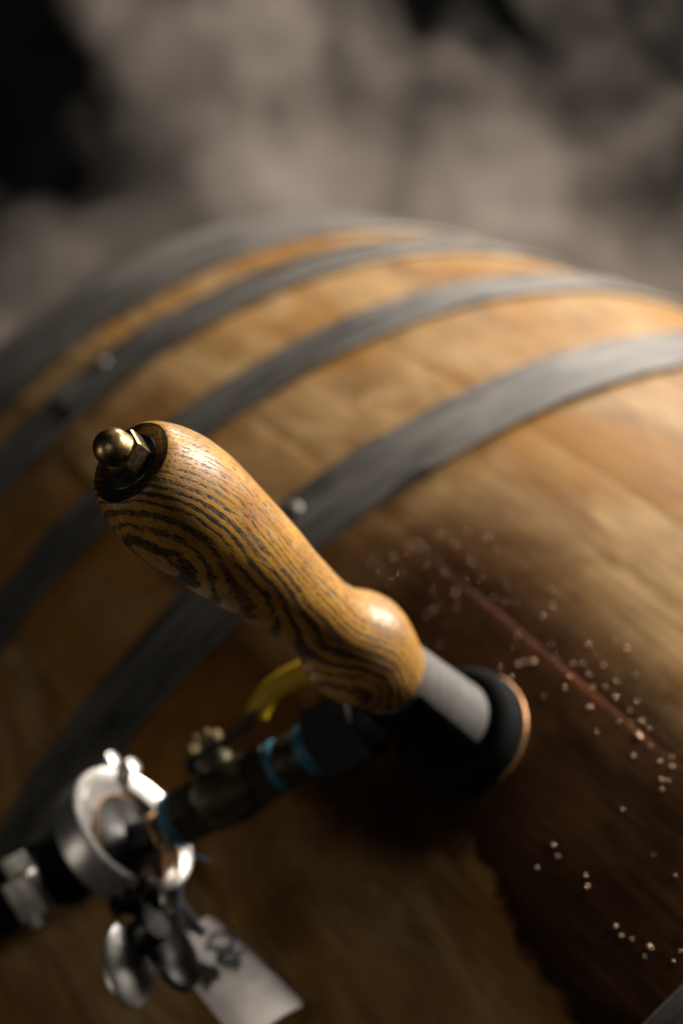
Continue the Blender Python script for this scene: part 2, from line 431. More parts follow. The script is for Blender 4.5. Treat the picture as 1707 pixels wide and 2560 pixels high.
# ------------------------------------------------------------------ steam drifting behind the barrel
PUFFS = (
    (0.4, -0.08, 0.64, 0.051), (0.6, -0.06, 0.53, 0.036), (0.4, -0.23, 0.55, 0.045), (0.39, -0.06, 0.65, 0.037), (0.48, -0.02, 0.62, 0.057), (0.41, -0.15, 0.62, 0.06), (0.47, -0.03, 0.62, 0.05), (0.46, -0.14, 0.58, 0.049),
    (0.28, -0.26, 0.56, 0.032), (0.28, -0.27, 0.55, 0.058), (0.49, -0.24, 0.49, 0.039), (0.39, -0.12, 0.63, 0.053), (0.53, -0.05, 0.56, 0.058), (0.3, -0.25, 0.56, 0.035), (0.35, -0.18, 0.63, 0.057), (0.38, -0.18, 0.61, 0.037),
    (0.45, -0.01, 0.64, 0.043), (0.54, -0.17, 0.51, 0.035), (0.49, -0.18, 0.56, 0.059), (0.44, -0.08, 0.62, 0.03), (0.32, -0.23, 0.58, 0.043), (0.47, -0.1, 0.6, 0.043), (0.34, -0.19, 0.62, 0.033), (0.46, -0.05, 0.62, 0.054),
    (0.53, -0.23, 0.49, 0.032), (0.48, -0.02, 0.63, 0.047), (0.47, -0.29, 0.45, 0.03), (0.43, -0.31, 0.45, 0.031), (0.4, -0.34, 0.4, 0.047), (0.47, -0.07, 0.59, 0.033), (0.41, -0.22, 0.56, 0.035), (0.48, -0.05, 0.6, 0.034),
    (0.49, -0.19, 0.54, 0.044), (0.4, -0.15, 0.62, 0.036), (0.44, -0.27, 0.47, 0.044), (0.29, -0.23, 0.57, 0.032), (0.38, -0.34, 0.41, 0.023), (0.43, -0.23, 0.54, 0.034), (0.41, -0.31, 0.46, 0.023), (0.31, -0.22, 0.6, 0.042),
    (0.56, -0.19, 0.51, 0.042), (0.46, -0.18, 0.55, 0.037), (0.5, -0.16, 0.54, 0.044), (0.31, -0.29, 0.51, 0.024), (0.44, -0.14, 0.61, 0.035), (0.46, -0.09, 0.61, 0.028), (0.32, -0.27, 0.53, 0.032), (0.46, -0.31, 0.44, 0.021),
    (0.28, -0.23, 0.58, 0.04), (0.35, -0.17, 0.63, 0.021), (0.41, -0.13, 0.61, 0.039), (0.3, -0.29, 0.5, 0.029), (0.34, -0.2, 0.59, 0.039), (0.28, -0.24, 0.57, 0.044), (0.5, -0.13, 0.57, 0.043), (0.45, -0.19, 0.55, 0.028),
    (0.38, -0.17, 0.63, 0.024), (0.32, -0.23, 0.56, 0.021), (0.3, -0.31, 0.49, 0.026), (0.93, -0.36, 0.34, 0.03), (0.91, -0.4, 0.45, 0.031), (0.92, -0.39, 0.38, 0.018), (0.72, -0.28, 0.51, 0.046), (0.72, -0.33, 0.53, 0.026),
    (0.81, -0.35, 0.38, 0.021), (0.84, -0.36, 0.36, 0.033), (0.73, -0.28, 0.53, 0.042), (1.09, -0.43, 0.32, 0.043), (1, -0.41, 0.39, 0.02), (1.07, -0.43, 0.33, 0.043), (0.86, -0.3, 0.43, 0.046), (0.98, -0.39, 0.35, 0.046),
    (1.02, -0.35, 0.37, 0.023), (0.8, -0.29, 0.52, 0.021), (0.93, -0.4, 0.39, 0.025), (0.97, -0.42, 0.3, 0.027), (1.08, -0.46, 0.34, 0.045), (0.99, -0.49, 0.27, 0.031), (0.72, -0.3, 0.41, 0.018), (1, -0.46, 0.33, 0.018),
    (0.74, -0.31, 0.44, 0.018), (0.79, -0.37, 0.47, 0.045), (0.76, -0.35, 0.46, 0.041), (0.83, -0.42, 0.41, 0.033), (0.78, -0.32, 0.41, 0.039), (0.72, -0.33, 0.56, 0.034), (0.77, -0.39, 0.45, 0.045), (0.71, -0.34, 0.48, 0.019),
    (1.02, -0.41, 0.29, 0.036), (0.89, -0.36, 0.4, 0.023), (0.93, -0.4, 0.29, 0.033), (1, -0.45, 0.38, 0.04), (0.93, -0.43, 0.27, 0.021), (0.75, -0.35, 0.35, 0.017), (0.75, -0.32, 0.35, 0.031), (0.86, -0.43, 0.31, 0.031),
    (0.89, -0.46, 0.28, 0.032), (0.96, -0.51, 0.17, 0.027), (0.67, -0.35, 0.44, 0.018), (0.89, -0.45, 0.33, 0.017), (0.81, -0.35, 0.37, 0.028), (0.72, -0.39, 0.38, 0.037), (0.75, -0.38, 0.43, 0.028), (0.73, -0.34, 0.51, 0.03),
    (0.96, -0.48, 0.33, 0.035), (0.94, -0.44, 0.34, 0.036), (0.76, -0.38, 0.38, 0.025), (0.66, -0.34, 0.41, 0.04), (0.82, -0.44, 0.23, 0.036), (0.69, -0.42, 0.36, 0.041), (0.84, -0.45, 0.29, 0.024), (0.75, -0.46, 0.31, 0.035),
    (0.69, -0.39, 0.33, 0.035), (0.89, -0.54, 0.14, 0.037), (0.83, -0.44, 0.27, 0.037), (0.62, -0.4, 0.39, 0.025), (0.65, -0.4, 0.4, 0.04), (0.69, -0.38, 0.38, 0.028), (0.88, -0.45, 0.15, 0.07), (0.62, -0.39, 0.39, 0.043),
    (0.64, -0.38, 0.43, 0.04), (0.92, -0.47, 0.24, 0.026), (0.84, -0.42, 0.25, 0.043), (0.82, -0.48, 0.22, 0.022), (0.74, -0.47, 0.26, 0.036), (0.89, -0.53, 0.13, 0.032), (0.79, -0.48, 0.3, 0.018), (0.7, -0.44, 0.3, 0.032),
    (0.72, -0.45, 0.23, 0.033), (0.82, -0.55, 0.26, 0.023), (0.88, -0.57, 0.16, 0.045), (0.81, -0.58, 0.18, 0.016), (0.87, -0.5, 0.23, 0.035), (0.86, -0.57, 0.16, 0.036), (0.87, -0.48, 0.23, 0.042), (0.62, -0.42, 0.34, 0.032),
    (0.59, -0.37, 0.4, 0.029), (0.63, -0.44, 0.33, 0.031), (0.8, -0.42, 0.29, 0.02), (0.86, -0.46, 0.19, 0.039), (0.7, -0.43, 0.28, 0.031), (0.6, -0.42, 0.42, 0.041), (0.79, -0.54, 0.23, 0.033), (0.63, -0.48, 0.35, 0.038),
    (0.7, -0.49, 0.32, 0.041), (0.79, -0.51, 0.25, 0.034), (0.69, -0.53, 0.33, 0.024), (0.83, -0.57, 0.12, 0.018), (0.86, -0.57, 0.2, 0.024), (0.64, -0.45, 0.35, 0.031), (0.66, -0.47, 0.29, 0.035), (0.58, -0.43, 0.39, 0.037),
    (0.75, -0.55, 0.19, 0.017), (0.72, -0.58, 0.29, 0.023), (0.65, -0.59, 0.27, 0.023), (0.7, -0.57, 0.28, 0.021), (0.6, -0.5, 0.34, 0.017), (0.77, -0.64, 0.14, 0.023), (0.67, -0.55, 0.3, 0.039), (0.54, -0.51, 0.37, 0.023),
    (0.66, -0.6, 0.2, 0.041), (0.59, -0.54, 0.29, 0.041), (0.51, -0.46, 0.35, 0.05), (0.56, -0.54, 0.34, 0.044), (0.69, -0.66, 0.16, 0.032), (0.7, -0.58, 0.16, 0.028), (0.51, -0.51, 0.34, 0.026), (0.58, -0.5, 0.25, 0.019),
    (0.61, -0.49, 0.22, 0.042), (0.65, -0.54, 0.21, 0.033), (0.56, -0.48, 0.22, 0.026), (0.54, -0.5, 0.28, 0.017), (0.68, -0.58, 0.14, 0.023), (0.67, -0.5, 0.17, 0.027), (0.73, -0.55, 0.15, 0.03), (0.56, -0.44, 0.31, 0.036),
    (0.84, -0.54, 0.12, 0.037), (0.7, -0.49, 0.13, 0.024), (0.76, -0.53, 0.13, 0.064), (0.71, -0.45, 0.19, 0.045), (0.63, -0.41, 0.25, 0.02), (0.55, -0.4, 0.31, 0.03), (0.54, -0.42, 0.3, 0.031), (0.74, -0.37, 0.27, 0.028),
    (0.81, -0.45, 0.17, 0.066), (0.68, -0.37, 0.28, 0.037), (0.88, -0.49, 0.1, 0.027), (0.85, -0.48, 0.17, 0.016), (0.64, -0.37, 0.31, 0.017), (0.75, -0.42, 0.2, 0.041), (0.85, -0.46, 0.18, 0.03), (0.66, -0.36, 0.32, 0.028),
    (0.83, -0.49, 0.19, 0.023), (0.88, -0.45, 0.12, 0.046), (0.71, -0.46, 0.25, 0.037), (0.89, -0.48, 0.07, 0.068), (0.72, -0.43, 0.22, 0.043), (0.92, -0.41, 0.21, 0.038), (0.85, -0.38, 0.24, 0.035), (0.76, -0.42, 0.29, 0.033),
    (0.8, -0.36, 0.32, 0.038), (0.7, -0.31, 0.34, 0.029), (0.73, -0.35, 0.32, 0.024), (0.83, -0.37, 0.28, 0.018), (0.74, -0.35, 0.32, 0.025), (0.92, -0.41, 0.24, 0.037), (0.84, -0.37, 0.31, 0.039), (0.86, -0.42, 0.24, 0.045),
    (0.88, -0.42, 0.22, 0.024), (0.73, -0.31, 0.36, 0.038), (0.69, -0.32, 0.42, 0.04), (0.86, -0.39, 0.2, 0.031), (0.73, -0.34, 0.39, 0.029), (0.78, -0.32, 0.42, 0.037), (0.79, -0.34, 0.35, 0.022), (0.86, -0.41, 0.27, 0.042),
    (0.72, -0.26, 0.48, 0.027), (0.69, -0.26, 0.44, 0.058), (0.79, -0.31, 0.36, 0.04), (0.89, -0.36, 0.32, 0.038), (0.93, -0.41, 0.18, 0.049), (0.82, -0.32, 0.37, 0.041), (0.73, -0.31, 0.4, 0.034), (1.04, -0.36, 0.21, 0.026),
    (0.72, -0.28, 0.39, 0.019), (0.89, -0.36, 0.27, 0.032), (0.98, -0.34, 0.32, 0.028), (0.78, -0.31, 0.43, 0.027), (0.85, -0.3, 0.39, 0.036), (1.02, -0.39, 0.34, 0.028), (0.94, -0.37, 0.29, 0.024), (0.85, -0.28, 0.36, 0.063),
    (0.83, -0.32, 0.43, 0.071), (0.98, -0.35, 0.28, 0.039), (0.75, -0.22, 0.48, 0.024), (0.86, -0.37, 0.38, 0.064), (0.93, -0.34, 0.46, 0.043), (0.88, -0.3, 0.44, 0.072), (0.85, -0.25, 0.54, 0.024), (0.75, -0.25, 0.53, 0.034),
    (1.1, -0.36, 0.34, 0.024), (1.12, -0.34, 0.32, 0.044), (0.92, -0.31, 0.43, 0.027), (0.99, -0.29, 0.38, 0.017), (0.91, -0.31, 0.36, 0.034), (1.1, -0.35, 0.35, 0.033), (1.02, -0.32, 0.37, 0.025), (0.75, -0.36, 0.48, 0.017),
    (0.9, -0.43, 0.44, 0.064), (1, -0.41, 0.33, 0.04), (0.82, -0.33, 0.5, 0.031), (0.96, -0.44, 0.4, 0.023), (0.97, -0.39, 0.41, 0.044), (0.82, -0.35, 0.5, 0.044), (0.95, -0.42, 0.39, 0.036), (0.77, -0.39, 0.5, 0.071),
    (0.75, -0.31, 0.49, 0.026), (0.84, -0.4, 0.46, 0.022), (0.81, -0.37, 0.43, 0.052), (0.94, -0.4, 0.38, 0.033), (0.78, -0.35, 0.53, 0.016), (0.76, -0.36, 0.51, 0.036), (0.9, -0.4, 0.42, 0.029), (0.84, -0.43, 0.34, 0.017),
    (1.03, -0.47, 0.29, 0.025), (0.92, -0.44, 0.33, 0.018), (0.75, -0.39, 0.49, 0.037), (0.99, -0.49, 0.35, 0.05), (0.86, -0.46, 0.42, 0.034), (0.9, -0.38, 0.46, 0.045), (0.99, -0.44, 0.31, 0.032), (0.98, -0.43, 0.31, 0.034),
    (0.79, -0.4, 0.44, 0.019), (0.73, -0.09, 0.42, 0.022), (0.95, -0.14, 0.3, 0.028), (0.74, -0.1, 0.44, 0.043), (0.98, -0.13, 0.29, 0.043), (1.11, -0.1, 0.22, 0.033), (0.83, -0.01, 0.37, 0.035), (0.74, -0.06, 0.42, 0.021),
    (0.82, -0.01, 0.39, 0.033), (0.88, -0.02, 0.33, 0.045), (0.58, -0.53, 0.16, 0.018), (0.66, -0.57, 0.08, 0.032), (0.59, -0.53, 0.15, 0.062), (0.56, -0.51, 0.15, 0.042), (0.57, -0.5, 0.21, 0.029), (0.67, -0.55, 0.06, 0.032),
    (0.5, -0.45, 0.27, 0.029), (0.53, -0.49, 0.16, 0.029), (0.83, -0.48, 0.29, 0.03), (0.75, -0.42, 0.39, 0.029), (0.88, -0.46, 0.29, 0.024), (0.81, -0.45, 0.3, 0.057), (0.77, -0.42, 0.3, 0.027), (0.67, -0.41, 0.44, 0.022),
    (0.71, -0.38, 0.47, 0.022), (0.95, -0.59, 0.2, 0.02), (0.67, -0.42, 0.38, 0.043), (0.69, -0.46, 0.29, 0.038), (0.77, -0.43, 0.31, 0.027), (0.92, -0.55, 0.15, 0.034), (0.78, -0.49, 0.26, 0.028), (0.82, -0.52, 0.26, 0.045),
    (0.78, -0.48, 0.27, 0.045), (0.68, -0.42, 0.33, 0.036), (0.86, -0.53, 0.23, 0.044), (0.79, -0.48, 0.3, 0.019), (0.74, -0.5, 0.3, 0.025), (0.72, -0.24, 0.42, 0.045), (0.91, -0.3, 0.32, 0.04), (0.84, -0.29, 0.35, 0.044),
    (0.89, -0.31, 0.31, 0.032), (0.8, -0.27, 0.35, 0.023), (0.97, -0.31, 0.28, 0.044), (0.83, -0.26, 0.33, 0.04), (0.93, -0.28, 0.3, 0.023), (1.13, -0.32, 0.34, 0.016), (1.01, -0.28, 0.46, 0.02), (1.04, -0.37, 0.36, 0.039),
    (0.82, -0.29, 0.51, 0.067), (1.07, -0.41, 0.32, 0.043), (0.86, -0.28, 0.45, 0.04), (1.01, -0.41, 0.38, 0.022), (0.77, -0.29, 0.49, 0.025), (1.05, -0.39, 0.28, 0.039), (0.96, -0.32, 0.38, 0.044), (0.71, -0.29, 0.51, 0.043),
    (0.95, -0.37, 0.39, 0.041), (0.77, -0.66, 0.19, 0.024), (0.76, -0.72, 0.19, 0.026), (0.5, -0.53, 0.38, 0.021), (0.56, -0.48, 0.4, 0.024), (0.57, -0.55, 0.38, 0.059), (0.87, -0.25, 0.4, 0.044), (0.75, -0.22, 0.49, 0.028))
def make_steam():
    vs, fs = [], []
    for k, (x, y, z, r) in enumerate(PUFFS):
        bm = bmesh.new(); bmesh.ops.create_icosphere(bm, subdivisions=2, radius=1)
        ln = 1.3 + 1.5 * abs(noise.noise(Vector((k * 1.37, .3, 0)))) * 2
        rt = Matrix.Rotation(.9 * noise.noise(Vector((0, k * .77, 5))) * 2, 3, 'Z') @ Matrix.Rotation(-.5 + noise.noise(Vector((9, k * .91, 0))), 3, 'Y')
        for v in bm.verts:
            q = r * (1 + .40 * noise.noise(v.co * 1.7 + Vector((k * 3.7, 0, 0))))
            e = rt @ Vector((v.co.x * q * ln, v.co.y * q, v.co.z * q * .9))
            v.co = Vector((x + e.x, y + e.y, max(.02, z + e.z)))
        bm.verts.index_update(); o = len(vs)
        vs += [tuple(v.co) for v in bm.verts]; fs += [tuple(o + v.index for v in f.verts) for f in bm.faces]; bm.free()
    me = bpy.data.meshes.new('puffs'); me.from_pydata(vs, [], fs)
    tmp = bpy.data.objects.new('puffs', me); C.objects.link(tmp)
    rm = tmp.modifiers.new('union', 'REMESH'); rm.mode = 'VOXEL'; rm.voxel_size = .009
    dg = bpy.context.evaluated_depsgraph_get()
    hull = bpy.data.meshes.new_from_object(tmp.evaluated_get(dg)); hull.name = 'steam'
    bpy.data.objects.remove(tmp); bpy.data.meshes.remove(me)
    hull.materials.clear(); hull.materials.append(M['steam'])
    for p in hull.polygons: p.use_smooth = True
    o = bpy.data.objects.new('steam', hull); C.objects.link(o)
    tag(o, 'pale grey steam drifting in the dark behind the barrel', 'steam', kind='stuff')
make_steam()

# ------------------------------------------------------------------ barrel
RB, HK = 0.35, (0.35 - 0.288) / 0.475 ** 2
XE = 0.449
def rad(x): return RB - HK * x * x
barrel = empty('barrel', Matrix.Identity(4), 'oak barrel lying on its side on the stone floor, bound with grey steel hoops', 'barrel')
NST = 29
bounds = [4.4 + 360 / NST * k for k in range(NST)]
for k in range(1, NST - 1): bounds[k] += random.uniform(-1.3, 1.3)
bounds.append(bounds[0] + 360)
def stave(a0, a1, proud):
    nx, na = 64, 8
    vs, fs = [], []
    gap = .00002 / RB
    A0, A1 = math.radians(a0) + gap, math.radians(a1) - gap
    prof = []                                 # (angle parameter, radius offset)
    for k in range(na + 1):
        t = k / na
        prof.append((t, proud))
    wid = A1 - A0; ch = .0005 / RB / wid
    ring = [(0, proud - .00012)] + [(ch * .45, proud - .00003)] + [(ch + (1 - 2 * ch) * k / na, proud) for k in range(na + 1)] + [(1 - ch * .45, proud - .00003), (1, proud - .00012)]
    ring = ring + [(1, -.027), (0, -.027)]
    m = len(ring)
    for i in range(nx + 1):
        x = -XE + 2 * XE * i / nx
        for t, dr in ring:
            a = A0 + wid * t; r = rad(x) + dr
            vs.append((x, r * math.sin(a), ZO + r * math.cos(a)))
    for i in range(nx):
        for k in range(m):
            l = (k + 1) % m
            fs.append((i * m + k, i * m + l, (i + 1) * m + l, (i + 1) * m + k))
    fs.append(tuple(range(m))); fs.append(tuple(range(nx * m, (nx + 1) * m))[::-1])
    return vs, fs
for k in range(NST):
    pr = random.uniform(-.00003, .00002)
    if k == NST - 1: pr = .0011               # the bung stave has swollen a little proud
    if k == NST - 2: pr = -.00004
    build('stave', stave(bounds[k], bounds[k + 1], pr), M['stave'], barrel, smooth=50)
def hoop(xa, xb, seam, rivets=()):
    ext = .0014; th = .0019
    n = 160; sec = []
    s = 1 if xb > 0 else -1
    e = .0007
    ra, rb = rad(xa) + ext, rad(xb) + ext
    sec = [(ra - .0012, xa), (ra + th - e, xa), (ra + th, xa + e), (rb + th, xb - e), (rb + th - e, xb), (rb - .0012, xb)]
    vs, fs = [], []
    m = len(sec)
    for k in range(n):
        a = 2 * PI * k / n
        for r, x in sec: vs.append((x, r * math.sin(a), ZO + r * math.cos(a)))
    for k in range(n):
        l = (k + 1) % n
        for i in range(m):
            j = (i + 1) % m
            fs.append((k * m + i, k * m + j, l * m + j, l * m + i))
    h = build('hoop', (vs, fs), M['hoop'], barrel, smooth=35)
    # overlapped end of the strip
    vs, fs = [], []
    a0, a1 = math.radians(seam - 7), math.radians(seam + 6)
    for k in range(17):
        a = a0 + (a1 - a0) * k / 16
        for r, x in ((ra + th - .0003, xa + .0006), (ra + 2 * th - e, xa + .0006), (ra + 2 * th, xa + 2 * e), (rb + 2 * th, xb - 2 * e), (rb + 2 * th - e, xb - .0006), (rb + th - .0003, xb - .0006)):
            vs.append((x, r * math.sin(a), ZO + r * math.cos(a)))
    for k in range(16):
        for i in range(6):
            j = (i + 1) % 6
            fs.append((k * 6 + i, k * 6 + j, (k + 1) * 6 + j, (k + 1) * 6 + i))
    fs.append(tuple(range(6))); fs.append(tuple(range(96, 102))[::-1])
    build('hoop_overlap', (vs, fs), M['hoop'], h, smooth=35)
    for (x, a) in rivets:
        a = math.radians(a); r = rad(x) + ext + 2 * th - .0002
        c = Vector((x, r * math.sin(a), ZO + r * math.cos(a)))
        nrm = Vector((0, math.sin(a), math.cos(a)))
        prof = [(.0040, -.001), (.0040, .0003), (.0036, .0011), (.0027, .0017), (.0014, .0021), (0.00001, .0022)]
        q = nrm.to_track_quat('Z', 'Y').to_matrix().to_4x4()
        build('rivet', xf(lathe(prof, 20), Matrix.Translation(c) @ q), M['hoop'], h, smooth=60)
HP = [(.1165, .1524, -5.6), (.2257, .2549, 60), (.3137, .3475, -4.5), (.3797, .4458, 75)]
for xa, xb, sm in HP:
    xm = (xa + xb) / 2
    hoop(xa, xb, sm, ((xm + .008, sm + 1.4),) if xa < .2 else ((xm + .006, sm + 1.0),))
    hoop(-xb, -xa, sm + 140, ((-xm, sm + 138), (-xm, sm + 143)))
for s in (-1, 1):                             # the two heads, set back inside the chime
    x = s * (XE - .035)
    prof = [(.00001, x - s * .018), (rad(XE) - .028, x - s * .018), (rad(XE) - .028, x), (.00001, x)]
    build('head', [(v[0], v[1], v[2]) for v in lathe(prof, 72, 'X', (0, ZO))[0]] and lathe(prof, 72, 'X', (0, ZO)), M['stave'], barrel)

# ------------------------------------------------------------------ frame of the racking device in the bung hole
Bp = Vector((0.00193523, -0.0065746, 0.34993097 + ZO))
u = Vector((0.42968773, 0.88384953, -0.18487418)); w = Vector((-0.90105136, 0.43305412, -0.02388666)); t = Vector((0.05894831, 0.17684494, 0.98247186))
FR = Matrix(((u.x, w.x, t.x, Bp.x), (u.y, w.y, t.y, Bp.y), (u.z, w.z, t.z, Bp.z), (0, 0, 0, 1)))
def frame(o=(0, 0, 0)): return FR @ Matrix.Translation(Vector(o))
PZ = .034                                    # height of the pipe above the bung

dev = empty('racking_tap', frame(), 'turned wooden tap handle with brass acorn nut, standing on black bung with side pipe', 'barrel tap')
hp = [(.0095, .0503), (.0128, .0503), (.0134, .0506), (.0141, .0528), (.0154, .0573), (.0169, .0625), (.0180, .0672), (.0184, .0715), (.0180, .0750), (.0171, .0785), (.0156, .0820),
      (.0141, .0857), (.0135, .0892), (.0131, .0925), (.0130, .0957), (.0132, .1003), (.0137, .1060), (.0144, .1145), (.0157, .1235), (.0168, .1335), (.0176, .1430),
      (.0184, .1520), (.0190, .160), (.0189, .166), (.0185, .1712), (.0176, .1757), (.0165, .1795), (.0151, .1829), (.0140, .1850), (.0131, .1861), (.0125, .1866)]
prof = [(p.x, p.y) for p in spline([(a, b, 0) for a, b in hp[2:]], 5)]
handle = build('handle', lathe(hp[:2] + prof, 112), M['handle'], dev, smooth=60)
rec = [(.0125, .1866), (.0121, .1866), (.0117, .1862), (.0112, .1853), (.0107, .1847), (.003, .1845)]
build('end_recess', lathe(rec, 80), M['endgrain'], handle, smooth=50)
wash = [(.003, .1842), (.0094, .1842), (.0098, .1846), (.0098, .1853), (.0094, .1857), (.003, .1858)]
wa = build('washer', lathe(wash, 72), M['black_metal'], dev, smooth=35)
wash2 = [(.003, .1857), (.0083, .1857), (.0086, .1860), (.0086, .1867), (.0083, .1870), (.003, .1870)]
build('spring_washer', lathe(wash2, 64), M['black_metal'], dev, smooth=35)
# hexagon with chamfered corners, then the dome of the acorn nut
n = 96; nutp = [(.0070, .1869), (.0074, .1873), (.0074, .1913), (.0069, .1922), (.0056, .1924)]
def rot_hex(a): return hexf(a + math.radians(HEXROT))
HEXROT = 14
vs, fs = lathe([(.003, .1869)] + nutp + [(.002, .1924)], n, rfun=rot_hex)
nut = build('acorn_nut', (vs, fs), M['brass_dark'], dev, smooth=22)
dome = [(.0055, .1922), (.00535, .1938)] + [(.0053 * math.cos(a), .1943 + .0052 * math.sin(a)) for a in [PI / 2 * k / 12 for k in range(1, 12)]] + [(.00001, .1995)]
build('dome', lathe(dome, 48), M['brass'], nut, smooth=60)

sl = [(.0095, .0510), (.0131, .0510), (.0135, .0500), (.0146, .030), (.0156, .0135), (.0158, .0120), (.0154, .0106), (.0130, .0100)]
build('sleeve', lathe([(p.x, p.y) for p in spline([(a, b, 0) for a, b in sl], 3)], 72), M['sleeve'], dev, smooth=50)
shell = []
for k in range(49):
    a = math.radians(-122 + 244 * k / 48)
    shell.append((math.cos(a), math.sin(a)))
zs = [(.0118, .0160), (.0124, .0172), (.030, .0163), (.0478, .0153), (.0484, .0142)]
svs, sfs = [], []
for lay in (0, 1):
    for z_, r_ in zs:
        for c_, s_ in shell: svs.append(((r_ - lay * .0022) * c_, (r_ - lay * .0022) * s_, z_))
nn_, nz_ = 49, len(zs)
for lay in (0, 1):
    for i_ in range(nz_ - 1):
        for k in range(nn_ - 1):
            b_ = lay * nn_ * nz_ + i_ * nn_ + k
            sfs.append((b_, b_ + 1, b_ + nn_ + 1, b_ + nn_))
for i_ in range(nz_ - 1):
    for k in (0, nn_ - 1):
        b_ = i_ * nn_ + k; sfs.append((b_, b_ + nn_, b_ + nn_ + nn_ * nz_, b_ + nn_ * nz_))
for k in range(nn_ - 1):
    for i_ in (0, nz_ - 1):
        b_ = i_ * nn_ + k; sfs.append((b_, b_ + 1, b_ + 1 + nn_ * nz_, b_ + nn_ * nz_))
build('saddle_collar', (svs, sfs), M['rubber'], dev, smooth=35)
bp = [(.012, .0104), (.0172, .0104), (.0200, .0098), (.0222, .0080), (.0235, .0052), (.0240, .0022), (.0240, .0006), (.0236, -.0012), (.0222, -.0024), (.0205, -.014), (.0195, -.030)]
bung = build('bung', lathe([(p.x, p.y) for p in spline([(a, b, 0) for a, b in bp], 4)], 80), M['rubber'], dev, smooth=60)
rim = [(.0238 + .0007 * math.cos(a), -.0006 + .0008 * math.sin(a)) for a in [2 * PI * k / 10 for k in range(10)]]
build('bung_rim', lathe(rim, 96, closed=True), M['rimbrass'], bung, smooth=60)

# pipe line, along local X
def px(prof, n=48, rf=None): return lathe([(r, x) for x, r in prof], n, 'X', (0, PZ), rf)
build('outlet_fitting', join(px([(.004, .0100), (.0270, .0100), (.0280, .0094), (.0282, .0090)]), px([(.0200, .0132), (.0206, .0140), (.0386, .0140), (.0392, .0132), (.0400, .0110)], 60, hexf)), M['black_fit'], dev, smooth=25)
build('thread_tape', px([(.0398, .0080), (.0400, .0092), (.0412, .0096), (.0425, .0094), (.0436, .0096), (.0447, .0091), (.0449, .0080)]), M['blue'], dev)
build('nipple', px([(.0445, .0085), (.0450, .0088), (.0545, .0088), (.0550, .0085)]), M['valve'], dev)
build('thread_tape', px([(.0538, .0080), (.0541, .0092), (.0552, .0096), (.0563, .0094), (.0575, .0091), (.0577, .0080)]), M['blue'], dev)
vb = build('valve_body', join(px([(.0572, .0096), (.0577, .0102), (.0655, .0102), (.0660, .0097)], 60, hexf),
      px([(.0655, .0090), (.0680, .0102), (.0720, .0112), (.0770, .0116), (.0820, .0112), (.0860, .0104), (.0880, .0094)]),
      px([(.0875, .0104), (.0880, .0110), (.0975, .0110), (.0980, .0105)], 60, hexf)), M['valve'], dev, smooth=25)
build('thread_tape', px([(.0976, .0080), (.0979, .0098), (.0992, .0103), (.1008, .0101), (.1022, .0102), (.1032, .0095), (.1036, .0075)]), M['blue'], dev)
build('tape_end', tube(spline([(.1022, .0090, PZ - .004), (.1006, .0108, PZ - .0085), (.0985, .0122, PZ - .0120), (.0980, .0128, PZ - .0130)], 4), [.0003] * 10 + [.0009, .0014, .0009], 8), M['blue'], dev)
build('ferrule', px([(.1030, .0062), (.1032, .0068), (.1160, .0068), (.1180, .0080), (.1192, .0115), (.1200, .0170), (.1203, .0192), (.1207, .0196), (.1213, .0196), (.1215, .0100)]), M['ferrule'], dev, smooth=30)
# lever valve: stem, nut, bent lever with yellow grip
sd = Vector((0, -.80, .60))
base = Vector((.0765, 0, PZ))
def stem_m(x): return Matrix.Translation(Vector((x, 0, PZ))) @ sd.to_track_quat('Z', 'X').to_matrix().to_4x4()
build('valve_stem', xf(lathe([(.0062, .0085), (.0062, .0135), (.0045, .0140), (.0045, .0185)], 32), stem_m(.0765)), M['valve'], vb)
lev = [(.0840, 0, .0166), (.0778, 0, .0166), (.0700, 0, .0168), (.0610, 0, .0176), (.0560, 0, .0190), (.0525, 0, .0206)]
def sloc(x, side, h):                          # along pipe, across the stem, height on the stem
    cr = sd.cross(Vector((1, 0, 0)))
    return Vector((x, 0, PZ)) + cr * side + sd * h
def strap(pts, half, th):
    vs, fs = [], []
    P = [Vector((a, 0, c)) for a, b, c in pts]
    for i, q in enumerate(P):
        d = (P[min(i + 1, len(P) - 1)] - P[max(i - 1, 0)]).normalized()
        nn = Vector((-d.z, 0, d.x))
        hf = half[i] if isinstance(half, list) else half
        for s1, s2 in ((-1, -1), (1, -1), (1, 1), (-1, 1)):
            e = q + nn * (th / 2 * s2)
            vs.append(sloc(e.x, hf * s1, e.z))
    for i in range(len(P) - 1):
        for k in range(4):
            l = (k + 1) % 4
            fs.append((i * 4 + k, i * 4 + l, (i + 1) * 4 + l, (i + 1) * 4 + k))
    fs.append((0, 1, 2, 3)); fs.append(tuple(range(len(P) * 4 - 4, len(P) * 4))[::-1])
    return vs, fs
sp = [(p.x, p.y, p.z) for p in spline(lev, 4)]
lever = build('lever', strap(sp, .0052, .0022), M['black_metal'], dev, smooth=30)
grip_path = [(.0548, 0, .0190), (.0520, 0, .0214), (.0480, 0, .0236), (.0420, 0, .0249), (.0350, 0, .0250), (.0290, 0, .0246), (.0240, 0, .0240)]
gp = [sloc(p.x, 0, p.z) for p in spline(grip_path, 5)]
build('lever_grip', tube(gp, [.0036] + [.0042] * (len(gp) - 2) + [.0036], 24, flat=.85), M['yellow'], lever, smooth=60)
build('lever_nut', xf(lathe([(.0054, .0174), (.0060, .0177), (.0060, .0210), (.0054, .0216), (.0030, .0217), (.0030, .0236), (.00001, .0238)], 48, rfun=lambda a: hexf(a)), stem_m(.0765)), M['brass_dark'], lever, smooth=25)
build('stop_tab', strap([(.0842, 0, .0170), (.0856, 0, .0150), (.0858, 0, .0115)], .0042, .0018), M['black_metal'], lever, smooth=30)

